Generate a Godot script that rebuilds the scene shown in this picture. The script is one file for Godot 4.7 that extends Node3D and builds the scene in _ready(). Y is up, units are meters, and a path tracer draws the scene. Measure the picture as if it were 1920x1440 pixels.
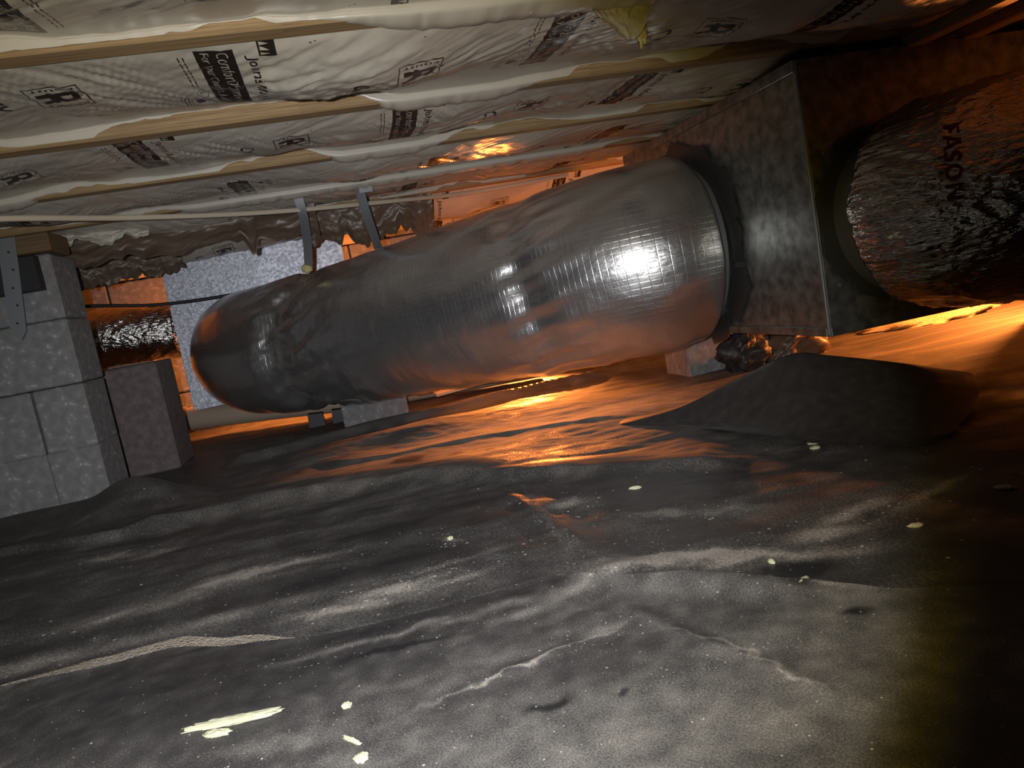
extends Node3D
# A crawlspace under a wooden floor: x runs along the joists, y is up, -z leads away from the viewer. Metres.

const JOIST_Z := [-0.235, -0.70, -1.165, -1.63, -2.095, -2.56, -3.025, -3.49, -3.955]
const JOIST_W := 0.046
const JOIST_Y := 0.845
var rng := RandomNumberGenerator.new()
var mats := {}
var names := {}
var n_big := FastNoiseLite.new()
var n_mid := FastNoiseLite.new()
var n_fine := FastNoiseLite.new()

func _ready() -> void:
	rng.seed = 7
	# ---------------------------------------------------------------- camera
	var cam := Camera3D.new()
	cam.name = "camera"
	cam.fov = 2.0 * rad_to_deg(atan(720.0 / 1400.0))
	cam.near = 0.02
	cam.far = 60.0
	add_child(cam)
	cam.transform = Transform3D(Basis(Vector3.UP, deg_to_rad(-11.5)) * Basis(Vector3.RIGHT, deg_to_rad(-7.4)) * Basis(Vector3.BACK, deg_to_rad(-10.5)), Vector3(0, 0.43, 0))
	cam.current = true
	# ---------------------------------------------------------------- environment and exposure
	var we := WorldEnvironment.new()
	we.name = "environment"
	var env := Environment.new()
	env.background_mode = Environment.BG_COLOR
	env.background_color = Color(0, 0, 0)
	env.tonemap_mode = Environment.TONE_MAPPER_LINEAR
	env.tonemap_exposure = 1.0
	env.sdfgi_enabled = true
	env.ssao_enabled = true
	env.ssil_enabled = true
	we.environment = env
	add_child(we)
	# ---------------------------------------------------------------- the hand torch's beam: white cone with a yellow rim
	torch(Vector3(-0.07, 0.46, 0.03), Vector3(0.017, -0.26, -0.966))
	# ---------------------------------------------------------------- two warm work lamps
	work_lamp(Vector3(-0.30, 0.42, -3.76), 0.9, "warm caged work lamp hanging behind the far sheet metal box")
	work_lamp(Vector3(2.40, 0.31, -2.18), 2.5, "warm caged work lamp hanging low beyond the near sheet metal box")
	flood_lamp(Vector3(0.90, 0.24, -3.85), Vector3(0.25, 0.09, -1.9), 9.0)
	# ---------------------------------------------------------------- the place
	for n in [n_big, n_mid, n_fine]:
		n.noise_type = FastNoiseLite.TYPE_SIMPLEX_SMOOTH
	n_big.seed = 3
	n_big.frequency = 1.0
	n_mid.seed = 11
	n_mid.frequency = 1.0
	n_fine.seed = 23
	n_fine.frequency = 1.0
	make_materials()
	build_shell()
	build_ceiling()
	build_floor()
	build_piers()
	build_near_plenum()
	build_far_plenum()
	build_ducts()
	build_hangers()
	build_back_clutter()
	build_torn_facing()
	build_scraps()

# ==================================================================== helpers
func numbered(called: String) -> String:
	var k: int = names.get(called, -1) + 1
	names[called] = k
	return called if k == 0 else "%s_%03d" % [called, k]

func thing(called: String, label: String, category: String, at := Vector3.ZERO, group := "") -> Node3D:
	var o := Node3D.new()
	o.name = numbered(called)
	add_child(o)
	o.position = at
	tag(o, label, category, group)
	return o

func tag(o: Node3D, label: String, category: String, group := "") -> void:
	o.set_meta("label", label)
	o.set_meta("category", category)
	if group:
		o.set_meta("group", group)

func part(called: String, mesh: Mesh, m: Material, parent: Node, at := Vector3.ZERO) -> MeshInstance3D:
	var o := MeshInstance3D.new()
	o.name = numbered(called) if parent == self else called
	o.mesh = mesh
	o.material_override = m
	parent.add_child(o, true)
	o.position = at
	return o

func structure(called: String) -> Node3D:
	var o := Node3D.new()
	o.name = called
	add_child(o)
	o.set_meta("kind", "structure")
	return o

func mat(called: String, c: Color, rough: float, metal := 0.0) -> StandardMaterial3D:
	var m := StandardMaterial3D.new()
	m.resource_name = called
	m.albedo_color = c.linear_to_srgb()
	m.roughness = rough
	m.metallic = metal
	mats[called] = m
	return m

func noise_tex(kind: int, freq: float, sd: int, size: int, ramp: Array, octaves := 4, normal := 0.0) -> NoiseTexture2D:
	var n := FastNoiseLite.new()
	n.noise_type = kind
	n.frequency = freq
	n.seed = sd
	n.fractal_octaves = octaves
	if kind == FastNoiseLite.TYPE_CELLULAR:
		n.cellular_return_type = FastNoiseLite.RETURN_CELL_VALUE
		n.fractal_type = FastNoiseLite.FRACTAL_NONE
	var t := NoiseTexture2D.new()
	t.width = size
	t.height = size
	t.seamless = true
	t.noise = n
	if normal > 0.0:
		t.as_normal_map = true
		t.bump_strength = normal
	if ramp.size():
		var g := Gradient.new()
		var off := PackedFloat32Array()
		var col := PackedColorArray()
		for k in ramp.size():
			off.append(ramp[k][0])
			var c: Color = ramp[k][1]
			col.append(c.linear_to_srgb())
		g.offsets = off
		g.colors = col
		t.color_ramp = g
	return t

# A smooth sheet from a grid of points, nx columns by ny rows.
func grid_mesh(p: PackedVector3Array, uv: PackedVector2Array, nx: int, ny: int, loop_x := false) -> ArrayMesh:
	var nrm := PackedVector3Array()
	nrm.resize(nx * ny)
	for j in ny:
		var ja := maxi(j - 1, 0) * nx
		var jb := mini(j + 1, ny - 1) * nx
		for i in nx:
			var ia := i - 1
			var ib := i + 1
			if loop_x:
				if ia < 0:
					ia = nx - 2
				if ib > nx - 1:
					ib = 1
			else:
				ia = maxi(ia, 0)
				ib = mini(ib, nx - 1)
			var n := (p[jb + i] - p[ja + i]).cross(p[j * nx + ib] - p[j * nx + ia])
			nrm[j * nx + i] = n.normalized()
	var idx := PackedInt32Array()
	idx.resize((nx - 1) * (ny - 1) * 6)
	var k := 0
	for j in ny - 1:
		for i in nx - 1:
			var a := j * nx + i
			idx[k] = a
			idx[k + 1] = a + 1
			idx[k + 2] = a + nx
			idx[k + 3] = a + 1
			idx[k + 4] = a + nx + 1
			idx[k + 5] = a + nx
			k += 6
	var arr := []
	arr.resize(Mesh.ARRAY_MAX)
	arr[Mesh.ARRAY_VERTEX] = p
	arr[Mesh.ARRAY_NORMAL] = nrm
	arr[Mesh.ARRAY_TEX_UV] = uv
	arr[Mesh.ARRAY_INDEX] = idx
	var m := ArrayMesh.new()
	m.add_surface_from_arrays(Mesh.PRIMITIVE_TRIANGLES, arr)
	return m

# A box with chamfered edges, centred on its middle.
func cbox(size: Vector3, b := 0.004) -> ArrayMesh:
	var h := size / 2.0
	b = minf(b, minf(h.x, minf(h.y, h.z)) * 0.6)
	var st := SurfaceTool.new()
	st.begin(Mesh.PRIMITIVE_TRIANGLES)
	var corner := func(sx: float, sy: float, sz: float, axis: int) -> Vector3:
		var v := Vector3(sx * (h.x - b), sy * (h.y - b), sz * (h.z - b))
		if axis == 0:
			v.x = sx * h.x
		elif axis == 1:
			v.y = sy * h.y
		else:
			v.z = sz * h.z
		return v
	for s in [-1.0, 1.0]:
		flat(st, [corner.call(s, -1.0, -1.0, 0), corner.call(s, 1.0, -1.0, 0), corner.call(s, 1.0, 1.0, 0), corner.call(s, -1.0, 1.0, 0)])
		flat(st, [corner.call(-1.0, s, -1.0, 1), corner.call(1.0, s, -1.0, 1), corner.call(1.0, s, 1.0, 1), corner.call(-1.0, s, 1.0, 1)])
		flat(st, [corner.call(-1.0, -1.0, s, 2), corner.call(1.0, -1.0, s, 2), corner.call(1.0, 1.0, s, 2), corner.call(-1.0, 1.0, s, 2)])
		for t in [-1.0, 1.0]:
			flat(st, [corner.call(s, t, -1.0, 0), corner.call(s, t, 1.0, 0), corner.call(s, t, 1.0, 1), corner.call(s, t, -1.0, 1)])
			flat(st, [corner.call(s, -1.0, t, 0), corner.call(s, 1.0, t, 0), corner.call(s, 1.0, t, 2), corner.call(s, -1.0, t, 2)])
			flat(st, [corner.call(-1.0, s, t, 1), corner.call(1.0, s, t, 1), corner.call(1.0, s, t, 2), corner.call(-1.0, s, t, 2)])
			for u in [-1.0, 1.0]:
				flat(st, [corner.call(s, t, u, 0), corner.call(s, t, u, 1), corner.call(s, t, u, 2)])
	return st.commit()

# A flat outward-facing polygon of a body round the origin.
func flat(st: SurfaceTool, q: Array) -> void:
	var a: Vector3 = q[0]
	var b: Vector3 = q[1]
	var c: Vector3 = q[2]
	var n := (b - a).cross(c - a).normalized()
	var mid := Vector3.ZERO
	for v in q:
		mid += v
	if n.dot(mid) < 0.0:
		n = -n
		q.reverse()
	for k in range(1, q.size() - 1):
		for v in [q[0], q[k + 1], q[k]]:
			st.set_normal(n)
			st.add_vertex(v)

# A plate with a polygon outline (x, y), pushed d deep along z, its outline points optionally lifted by bend(x, y).
func plate(outline: Array, d: float) -> ArrayMesh:
	var poly := PackedVector2Array(outline)
	var tri := Geometry2D.triangulate_polygon(poly)
	var st := SurfaceTool.new()
	st.begin(Mesh.PRIMITIVE_TRIANGLES)
	for s in [0.0, 1.0]:
		for k in range(0, tri.size(), 3):
			var turn := (poly[tri[k + 1]] - poly[tri[k]]).cross(poly[tri[k + 2]] - poly[tri[k]])
			for e in ([0, 1, 2] if (turn < 0.0) == (s > 0.0) else [0, 2, 1]):
				var v := poly[tri[k + e]]
				st.set_normal(Vector3(0, 0, 1 if s > 0 else -1))
				st.add_vertex(Vector3(v.x, v.y, s * d))
	if Geometry2D.is_polygon_clockwise(poly):
		poly.reverse()
	for k in poly.size():
		var a := poly[k]
		var b := poly[(k + 1) % poly.size()]
		var n := Vector3(b.y - a.y, a.x - b.x, 0).normalized()
		for v in [Vector3(a.x, a.y, 0), Vector3(b.x, b.y, d), Vector3(b.x, b.y, 0), Vector3(a.x, a.y, 0), Vector3(a.x, a.y, d), Vector3(b.x, b.y, d)]:
			st.set_normal(n)
			st.add_vertex(v)
	return st.commit()

func spline(keys: Array, step: float) -> PackedVector3Array:
	var c := Curve3D.new()
	c.bake_interval = step
	for k in keys.size():
		var a: Vector3 = keys[maxi(k - 1, 0)]
		var b: Vector3 = keys[mini(k + 1, keys.size() - 1)]
		var t := (b - a) / 6.0
		c.add_point(keys[k], -t, t)
	var n := maxi(2, int(round(c.get_baked_length() / step)))
	var out := PackedVector3Array()
	for k in n + 1:
		out.append(c.sample_baked(c.get_baked_length() * k / n, true))
	return out

# A tube along points; bulge(length so far, angle) gives the radius. The angle is 0 at the side and PI/2 on top.
func tube(path: PackedVector3Array, around: int, radius: Callable) -> ArrayMesh:
	var p := PackedVector3Array()
	var uv := PackedVector2Array()
	var s := 0.0
	for j in path.size():
		if j:
			s += path[j].distance_to(path[j - 1])
		var fr := tube_frame(path, j)
		for i in around + 1:
			var a := TAU * i / around
			var r: float = radius.call(s, a)
			p.append(path[j] + (fr[0] * cos(a) + fr[1] * sin(a)) * r)
			uv.append(Vector2(a * 0.28, s))
	return grid_mesh(p, uv, around + 1, path.size(), true)

func tube_frame(path: PackedVector3Array, j: int) -> Array:
	var t := (path[mini(j + 1, path.size() - 1)] - path[maxi(j - 1, 0)]).normalized()
	var side := Vector3.UP.cross(t)
	if side.length() < 0.05:
		side = Vector3.RIGHT.cross(t)
	side = side.normalized()
	return [side, t.cross(side).normalized()]

func gauss(x: float, z: float, cx: float, cz: float, rx: float, rz: float, turn := 0.0) -> float:
	var dx := x - cx
	var dz := z - cz
	if absf(dx) > 3.2 * (rx + rz) or absf(dz) > 3.2 * (rx + rz):
		return 0.0
	var c := cos(turn)
	var s := sin(turn)
	var u := (dx * c + dz * s) / rx
	var v := (-dx * s + dz * c) / rz
	return exp(-(u * u + v * v))

# ==================================================================== lamps
func torch(at: Vector3, aim: Vector3) -> void:
	var t := thing("hand_torch", "small black hand torch held beside the viewer, its lens alight", "torch", at)
	t.look_at_from_position(at, at + aim, Vector3.UP)
	var black := mat("torch_body", Color(0.02, 0.02, 0.02), 0.4, 0.3)
	var body := CylinderMesh.new()
	body.top_radius = 0.014
	body.bottom_radius = 0.014
	body.height = 0.10
	var b := part("body", body, black, t, Vector3(0, 0, 0.095))
	b.rotation.x = PI / 2
	var head := CylinderMesh.new()
	head.top_radius = 0.014
	head.bottom_radius = 0.022
	head.height = 0.03
	var h := part("head", head, black, t, Vector3(0, 0, 0.030))
	h.rotation.x = PI / 2
	var glow := mat("torch_lens_glow", Color(0.8, 0.8, 0.8), 0.3)
	glow.emission_enabled = true
	glow.emission = Color(0.92, 0.95, 1.0)
	glow.emission_energy_multiplier = 2.0
	var lens := CylinderMesh.new()
	lens.top_radius = 0.019
	lens.bottom_radius = 0.019
	lens.height = 0.003
	var l := part("lens_light", lens, glow, t, Vector3(0, 0, 0.012))
	l.rotation.x = PI / 2
	for spec in [["beam", Color(0.97, 0.97, 1.0), 39.5, 0.16, 0.27], ["beam_core", Color(0.90, 0.93, 1.0), 40.0, 1.0, 1.12], ["beam_rim", Color(1.0, 0.88, 0.30), 42.5, 0.20, 0.15]]:
		var s := SpotLight3D.new()
		s.name = spec[0]
		s.light_color = spec[1]
		s.spot_angle = spec[2]
		s.spot_angle_attenuation = spec[3]
		s.light_energy = 2.2 * spec[4]
		s.light_size = 0.012
		s.spot_range = 12.0
		s.spot_attenuation = 2.0
		s.shadow_enabled = true
		t.add_child(s)

func work_lamp(at: Vector3, energy: float, label: String) -> void:
	var t := thing("work_lamp", label, "lamp", at)
	var metal := mat("lamp_cage", Color(0.3, 0.25, 0.2), 0.5, 0.6)
	var glow := mat("lamp_bulb_glow", Color(0.9, 0.7, 0.45), 0.4)
	glow.emission_enabled = true
	glow.emission = Color(1.0, 0.55, 0.2)
	glow.emission_energy_multiplier = 4.0
	var bulb := SphereMesh.new()
	bulb.radius = 0.028
	bulb.height = 0.066
	part("bulb", bulb, glow, t)
	var sock := CylinderMesh.new()
	sock.top_radius = 0.016
	sock.bottom_radius = 0.018
	sock.height = 0.05
	part("socket", sock, mats["torch_body"], t, Vector3(0, 0.055, 0))
	part("cord", tube(PackedVector3Array([Vector3(0, 0.075, 0), Vector3(0, 0.2, 0), Vector3(0, JOIST_Y - at.y + 0.02, 0)]), 8, func(_s, _a): return 0.004), mats["torch_body"], t)
	for k in 4:
		var a := TAU * k / 4
		var ring := PackedVector3Array()
		for j in 11:
			var b := -PI / 2 + PI * j / 10.0
			ring.append(Vector3(cos(a) * cos(b) * 0.05, sin(b) * 0.06, sin(a) * cos(b) * 0.05))
		part("cage_wire", tube(ring, 6, func(_s, _a): return 0.0015), metal, t)
	var o := OmniLight3D.new()
	o.name = "lamp_light"
	o.light_color = Color(1.0, 0.55, 0.24)
	o.light_energy = energy
	o.light_size = 0.03
	o.omni_range = 12.0
	o.omni_attenuation = 2.0
	o.shadow_enabled = true
	t.add_child(o)

# A clamp lamp with a metal bowl, standing on the ground behind the big duct and aimed along the floor.
func flood_lamp(at: Vector3, aim: Vector3, energy: float) -> void:
	var t := thing("flood_lamp", "warm clamp lamp with metal bowl aimed under the big duct from behind", "lamp", at)
	t.look_at_from_position(at, aim, Vector3.UP)
	var metal := mat("lamp_bowl", Color(0.5, 0.48, 0.45), 0.35, 0.9)
	var p := PackedVector3Array()
	var uv := PackedVector2Array()
	for j in 12:
		for i in 33:
			var f := j / 11.0
			var r := 0.02 + 0.075 * sqrt(f)
			p.append(Vector3(cos(TAU * i / 32) * r, sin(TAU * i / 32) * r, 0.085 - 0.09 * f))
			uv.append(Vector2(i, j))
	part("bowl", grid_mesh(p, uv, 33, 12, true), metal, t)
	var bulb := SphereMesh.new()
	bulb.radius = 0.03
	bulb.height = 0.06
	part("bulb", bulb, mats["lamp_bulb_glow"], t, Vector3(0, 0, 0.02))
	part("foot", tube(PackedVector3Array([Vector3(0, -0.05, 0.07), Vector3(0, -0.15, 0.06), Vector3(0, -0.25, 0.05)]), 10, func(_s, _a): return 0.008), mats["torch_body"], t)
	var s := SpotLight3D.new()
	s.name = "flood_beam"
	s.light_color = Color(1.0, 0.55, 0.24)
	s.light_energy = energy
	s.spot_angle = 27.0
	s.spot_angle_attenuation = 1.0
	s.light_size = 0.03
	s.spot_range = 12.0
	s.spot_attenuation = 2.0
	s.shadow_enabled = true
	t.add_child(s)
	s.position = Vector3(0, 0, -0.02)

# ==================================================================== materials
func make_materials() -> void:
	var m := mat("joist_wood", Color(1, 1, 1), 0.75)
	m.albedo_texture = wood_tex()
	m.uv1_triplanar = true
	m.uv1_world_triplanar = true
	m.uv1_scale = Vector3(1.6, 6.0, 6.0)
	m = mat("old_wood", Color(0.45, 0.42, 0.40), 0.8)
	m.albedo_texture = mats["joist_wood"].albedo_texture
	m.uv1_triplanar = true
	m.uv1_world_triplanar = true
	m.uv1_scale = Vector3(1.6, 6.0, 6.0)
	m = mat("block", Color(1, 1, 1), 0.92)
	m.albedo_texture = noise_tex(FastNoiseLite.TYPE_SIMPLEX, 0.018, 5, 512, [[0.0, Color(0.15, 0.148, 0.145)], [0.5, Color(0.19, 0.187, 0.182)], [0.80, Color(0.225, 0.22, 0.215)], [0.88, Color(0.34, 0.335, 0.33)], [1.0, Color(0.42, 0.41, 0.40)]], 5)
	m.uv1_triplanar = true
	m.uv1_scale = Vector3(2.6, 2.6, 2.6)
	m.heightmap_enabled = true
	m.heightmap_scale = 0.10
	m.heightmap_texture = noise_tex(FastNoiseLite.TYPE_SIMPLEX, 0.12, 8, 512, [], 3)
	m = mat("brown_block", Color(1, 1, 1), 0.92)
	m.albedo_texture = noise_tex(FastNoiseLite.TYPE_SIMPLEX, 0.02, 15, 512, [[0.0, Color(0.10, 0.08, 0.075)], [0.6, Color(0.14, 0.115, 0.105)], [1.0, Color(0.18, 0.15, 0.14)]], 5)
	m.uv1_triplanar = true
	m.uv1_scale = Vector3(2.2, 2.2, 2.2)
	m = mat("soil", Color(1, 1, 1), 0.95)
	m.albedo_texture = noise_tex(FastNoiseLite.TYPE_SIMPLEX, 0.03, 25, 512, [[0.0, Color(0.30, 0.24, 0.17)], [0.6, Color(0.42, 0.35, 0.27)], [1.0, Color(0.5, 0.43, 0.34)]], 5)
	m.uv1_triplanar = true
	m.uv1_scale = Vector3(3, 3, 3)
	m.heightmap_enabled = true
	m.heightmap_scale = 0.25
	m.heightmap_texture = noise_tex(FastNoiseLite.TYPE_SIMPLEX, 0.09, 28, 512, [], 4)
	# zinc sheet with its spangle
	var spangle := [[0.0, Color(0.30, 0.32, 0.36)], [0.35, Color(0.42, 0.44, 0.49)], [0.7, Color(0.55, 0.57, 0.62)], [1.0, Color(0.70, 0.72, 0.77)]]
	m = mat("bright_zinc", Color(1, 1, 1), 0.52, 0.55)
	m.albedo_texture = noise_tex(FastNoiseLite.TYPE_CELLULAR, 0.075, 31, 1024, spangle, 1)
	m.uv1_triplanar = true
	m.uv1_scale = Vector3(2.0, 2.0, 2.0)
	m = mat("bright_zinc_coarse", Color(1.1, 1.1, 1.12), 0.5, 0.5)
	m.albedo_texture = noise_tex(FastNoiseLite.TYPE_CELLULAR, 0.05, 37, 1024, spangle, 1)
	m.uv1_triplanar = true
	m.uv1_scale = Vector3(2.0, 2.0, 2.0)
	m = mat("old_zinc", Color(1, 1, 1), 0.42, 0.75)
	m.albedo_texture = noise_tex(FastNoiseLite.TYPE_SIMPLEX, 0.010, 41, 1024, [[0.0, Color(0.11, 0.12, 0.12)], [0.4, Color(0.20, 0.215, 0.21)], [0.7, Color(0.27, 0.285, 0.28)], [1.0, Color(0.36, 0.38, 0.38)]], 4)
	m.uv1_triplanar = true
	m.uv1_scale = Vector3(1.8, 1.8, 1.8)
	m.roughness_texture = noise_tex(FastNoiseLite.TYPE_SIMPLEX, 0.02, 43, 512, [[0.0, Color(0.6, 0.6, 0.6)], [1.0, Color(1, 1, 1)]], 4)
	m = mat("strap_zinc", Color(0.20, 0.21, 0.22), 0.5, 0.5)
	mat("dark_tape", Color(0.035, 0.035, 0.035), 0.45)
	mat("black_paint", Color(0.012, 0.011, 0.012), 0.55)
	mat("cable_cream", Color(0.52, 0.45, 0.34), 0.5)
	m = mat("yellow_wool", Color(1, 1, 1), 0.95)
	m.albedo_texture = noise_tex(FastNoiseLite.TYPE_SIMPLEX, 0.06, 51, 256, [[0.0, Color(0.36, 0.30, 0.10)], [1.0, Color(0.66, 0.60, 0.30)]], 4)
	m.uv1_triplanar = true
	m.uv1_scale = Vector3(8, 8, 8)
	mat("pale_scrap", Color(0.52, 0.50, 0.32), 0.9)
	mat("pvc_pipe", Color(0.40, 0.32, 0.23), 0.5)
	m = mat("plank_tan", Color(0.50, 0.36, 0.22), 0.8)
	# foil wrap: crinkled, with the thread grid pressed through it
	m = mat("foil", Color(0.84, 0.83, 0.82), 0.27, 0.94)
	m.normal_enabled = true
	m.normal_texture = noise_tex(FastNoiseLite.TYPE_SIMPLEX, 0.014, 61, 1024, [], 5, 9.0)
	m.normal_scale = 0.10
	m.heightmap_enabled = true
	m.heightmap_scale = 0.03
	m.heightmap_texture = scrim_tex()
	m.uv1_scale = Vector3(2.0, 2.0, 1.0)
	m = mat("foil_crinkled", Color(0.62, 0.59, 0.55), 0.22, 1.0)
	m.normal_enabled = true
	m.normal_texture = noise_tex(FastNoiseLite.TYPE_SIMPLEX, 0.02, 67, 1024, [], 5, 14.0)
	m.normal_scale = 0.5
	m.uv1_scale = Vector3(2.5, 1.2, 1.0)
	mat("red_print", Color(0.11, 0.012, 0.012), 0.4)
	mat("dark_print", Color(0.03, 0.03, 0.03), 0.5)
	# printed poly facing of the batts
	m = mat("facing", Color(1, 1, 1), 0.28)
	m.albedo_texture = facing_tex()
	m.normal_enabled = true
	m.normal_texture = noise_tex(FastNoiseLite.TYPE_SIMPLEX, 0.012, 71, 512, [], 4, 8.0)
	m.normal_scale = 0.06
	m.backlight_enabled = true
	m.backlight = Color(0.25, 0.22, 0.18)
	m = mat("plain_facing", Color(0.50, 0.47, 0.40), 0.36)
	m.backlight_enabled = true
	m.backlight = Color(0.3, 0.25, 0.2)
	m = mat("brown_facing", Color(0.12, 0.085, 0.058), 0.4)
	m = mat("black_poly", Color(1, 1, 1), 0.52)
	m.albedo_texture = noise_tex(FastNoiseLite.TYPE_SIMPLEX, 0.02, 55, 512, [[0.0, Color(0.022, 0.020, 0.019)], [0.6, Color(0.036, 0.032, 0.029)], [1.0, Color(0.06, 0.054, 0.048)]], 5)
	m.uv1_triplanar = true
	m.uv1_scale = Vector3(2.5, 2.5, 2.5)

func wood_tex() -> ImageTexture:
	var n := FastNoiseLite.new()
	n.seed = 81
	n.frequency = 1.0
	n.fractal_octaves = 3
	var im := Image.create_empty(512, 256, false, Image.FORMAT_RGB8)
	for y in 256:
		for x in 512:
			var w := n.get_noise_2d(x / 300.0, y / 9.0) * 0.6 + n.get_noise_2d(x / 60.0 + 50.0, y / 3.0) * 0.35
			var k := clampf(0.5 + w, 0.0, 1.0)
			im.set_pixel(x, y, Color(0.17, 0.105, 0.046).lerp(Color(0.40, 0.275, 0.135), k).linear_to_srgb())
	return ImageTexture.create_from_image(im)

func scrim_tex() -> ImageTexture:
	var im := Image.create_empty(1024, 1024, false, Image.FORMAT_L8)
	im.fill(Color(0.3, 0.3, 0.3))
	for k in 32:
		for e in 4:
			var v := [0.5, 1.0, 1.0, 0.5][e] as float
			im.fill_rect(Rect2i(k * 32 + e, 0, 1, 1024), Color(v, v, v))
	for k in 32:
		for e in 4:
			var v := [0.5, 1.0, 1.0, 0.5][e] as float
			im.fill_rect(Rect2i(0, k * 32 + e, 1024, 1), Color(v, v, v))
	return ImageTexture.create_from_image(im)

# -------------------------------------------------------------------- lettering
func glyph_triangles(text: String, bold := true, serif := false) -> PackedVector3Array:
	var f := SystemFont.new()
	f.font_names = PackedStringArray(["Droid Serif" if serif else "Droid Sans"])
	f.font_weight = 700 if bold else 400
	var t := TextMesh.new()
	t.font = f
	t.text = text
	t.font_size = 64
	t.pixel_size = 1.0 / 64.0
	t.depth = 0.0
	t.horizontal_alignment = HORIZONTAL_ALIGNMENT_LEFT
	t.vertical_alignment = VERTICAL_ALIGNMENT_BOTTOM
	var out := PackedVector3Array()
	for s in t.get_surface_count():
		var a := t.surface_get_arrays(s)
		var v: PackedVector3Array = a[Mesh.ARRAY_VERTEX]
		var ix: PackedInt32Array = a[Mesh.ARRAY_INDEX] if a[Mesh.ARRAY_INDEX] != null else PackedInt32Array()
		if ix.size():
			for k in ix:
				out.append(v[k])
		else:
			out.append_array(v)
	# scale so that the letters stand 1 high and start at 0
	var lo := Vector3(1e9, 1e9, 0)
	var hi := -lo
	for v in out:
		lo = lo.min(v)
		hi = hi.max(v)
	for k in out.size():
		out[k] = Vector3((out[k].x - lo.x) / (hi.x - lo.x), (out[k].y - lo.y) / (hi.y - lo.y), 0)
	return out

# Fills a triangle given in pixels.
func fill_tri(im: Image, a: Vector2, b: Vector2, c: Vector2, col: Color) -> void:
	var y0 := int(floor(minf(a.y, minf(b.y, c.y))))
	var y1 := int(ceil(maxf(a.y, maxf(b.y, c.y))))
	for y in range(y0, y1 + 1):
		var yy := y + 0.5
		var lo := 1e9
		var hi := -1e9
		for e in [[a, b], [b, c], [c, a]]:
			var p: Vector2 = e[0]
			var q: Vector2 = e[1]
			if (p.y <= yy) != (q.y <= yy):
				var x := p.x + (q.x - p.x) * (yy - p.y) / (q.y - p.y)
				lo = minf(lo, x)
				hi = maxf(hi, x)
		if hi >= lo:
			var x0 := int(round(lo))
			var w := int(round(hi)) - x0
			if w > 0:
				im.fill_rect(Rect2i(x0, y, w, 1), col)

# Letters run along the tile's y (across the batt) and stand up along its x. s, t, length and height in millimetres; back = -1 turns them round.
func print_text(im: Image, text: String, s: float, t: float, length: float, height: float, col: Color, bold := true, serif := false) -> void:
	var tri := glyph_triangles(text, bold, serif)
	for k in range(0, tri.size() - 2, 3):
		var q := []
		for e in 3:
			var v := tri[k + e]
			q.append(Vector2((s + v.y * height) * 2.0, (t + v.x * length) * 2.0))
		fill_tri(im, q[0], q[1], q[2], col)

func bar(im: Image, s: float, t: float, ds: float, dt: float, col: Color) -> void:
	im.fill_rect(Rect2i(int(s * 2), int(t * 2), maxi(1, int(ds * 2)), maxi(1, int(dt * 2))), col)

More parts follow.
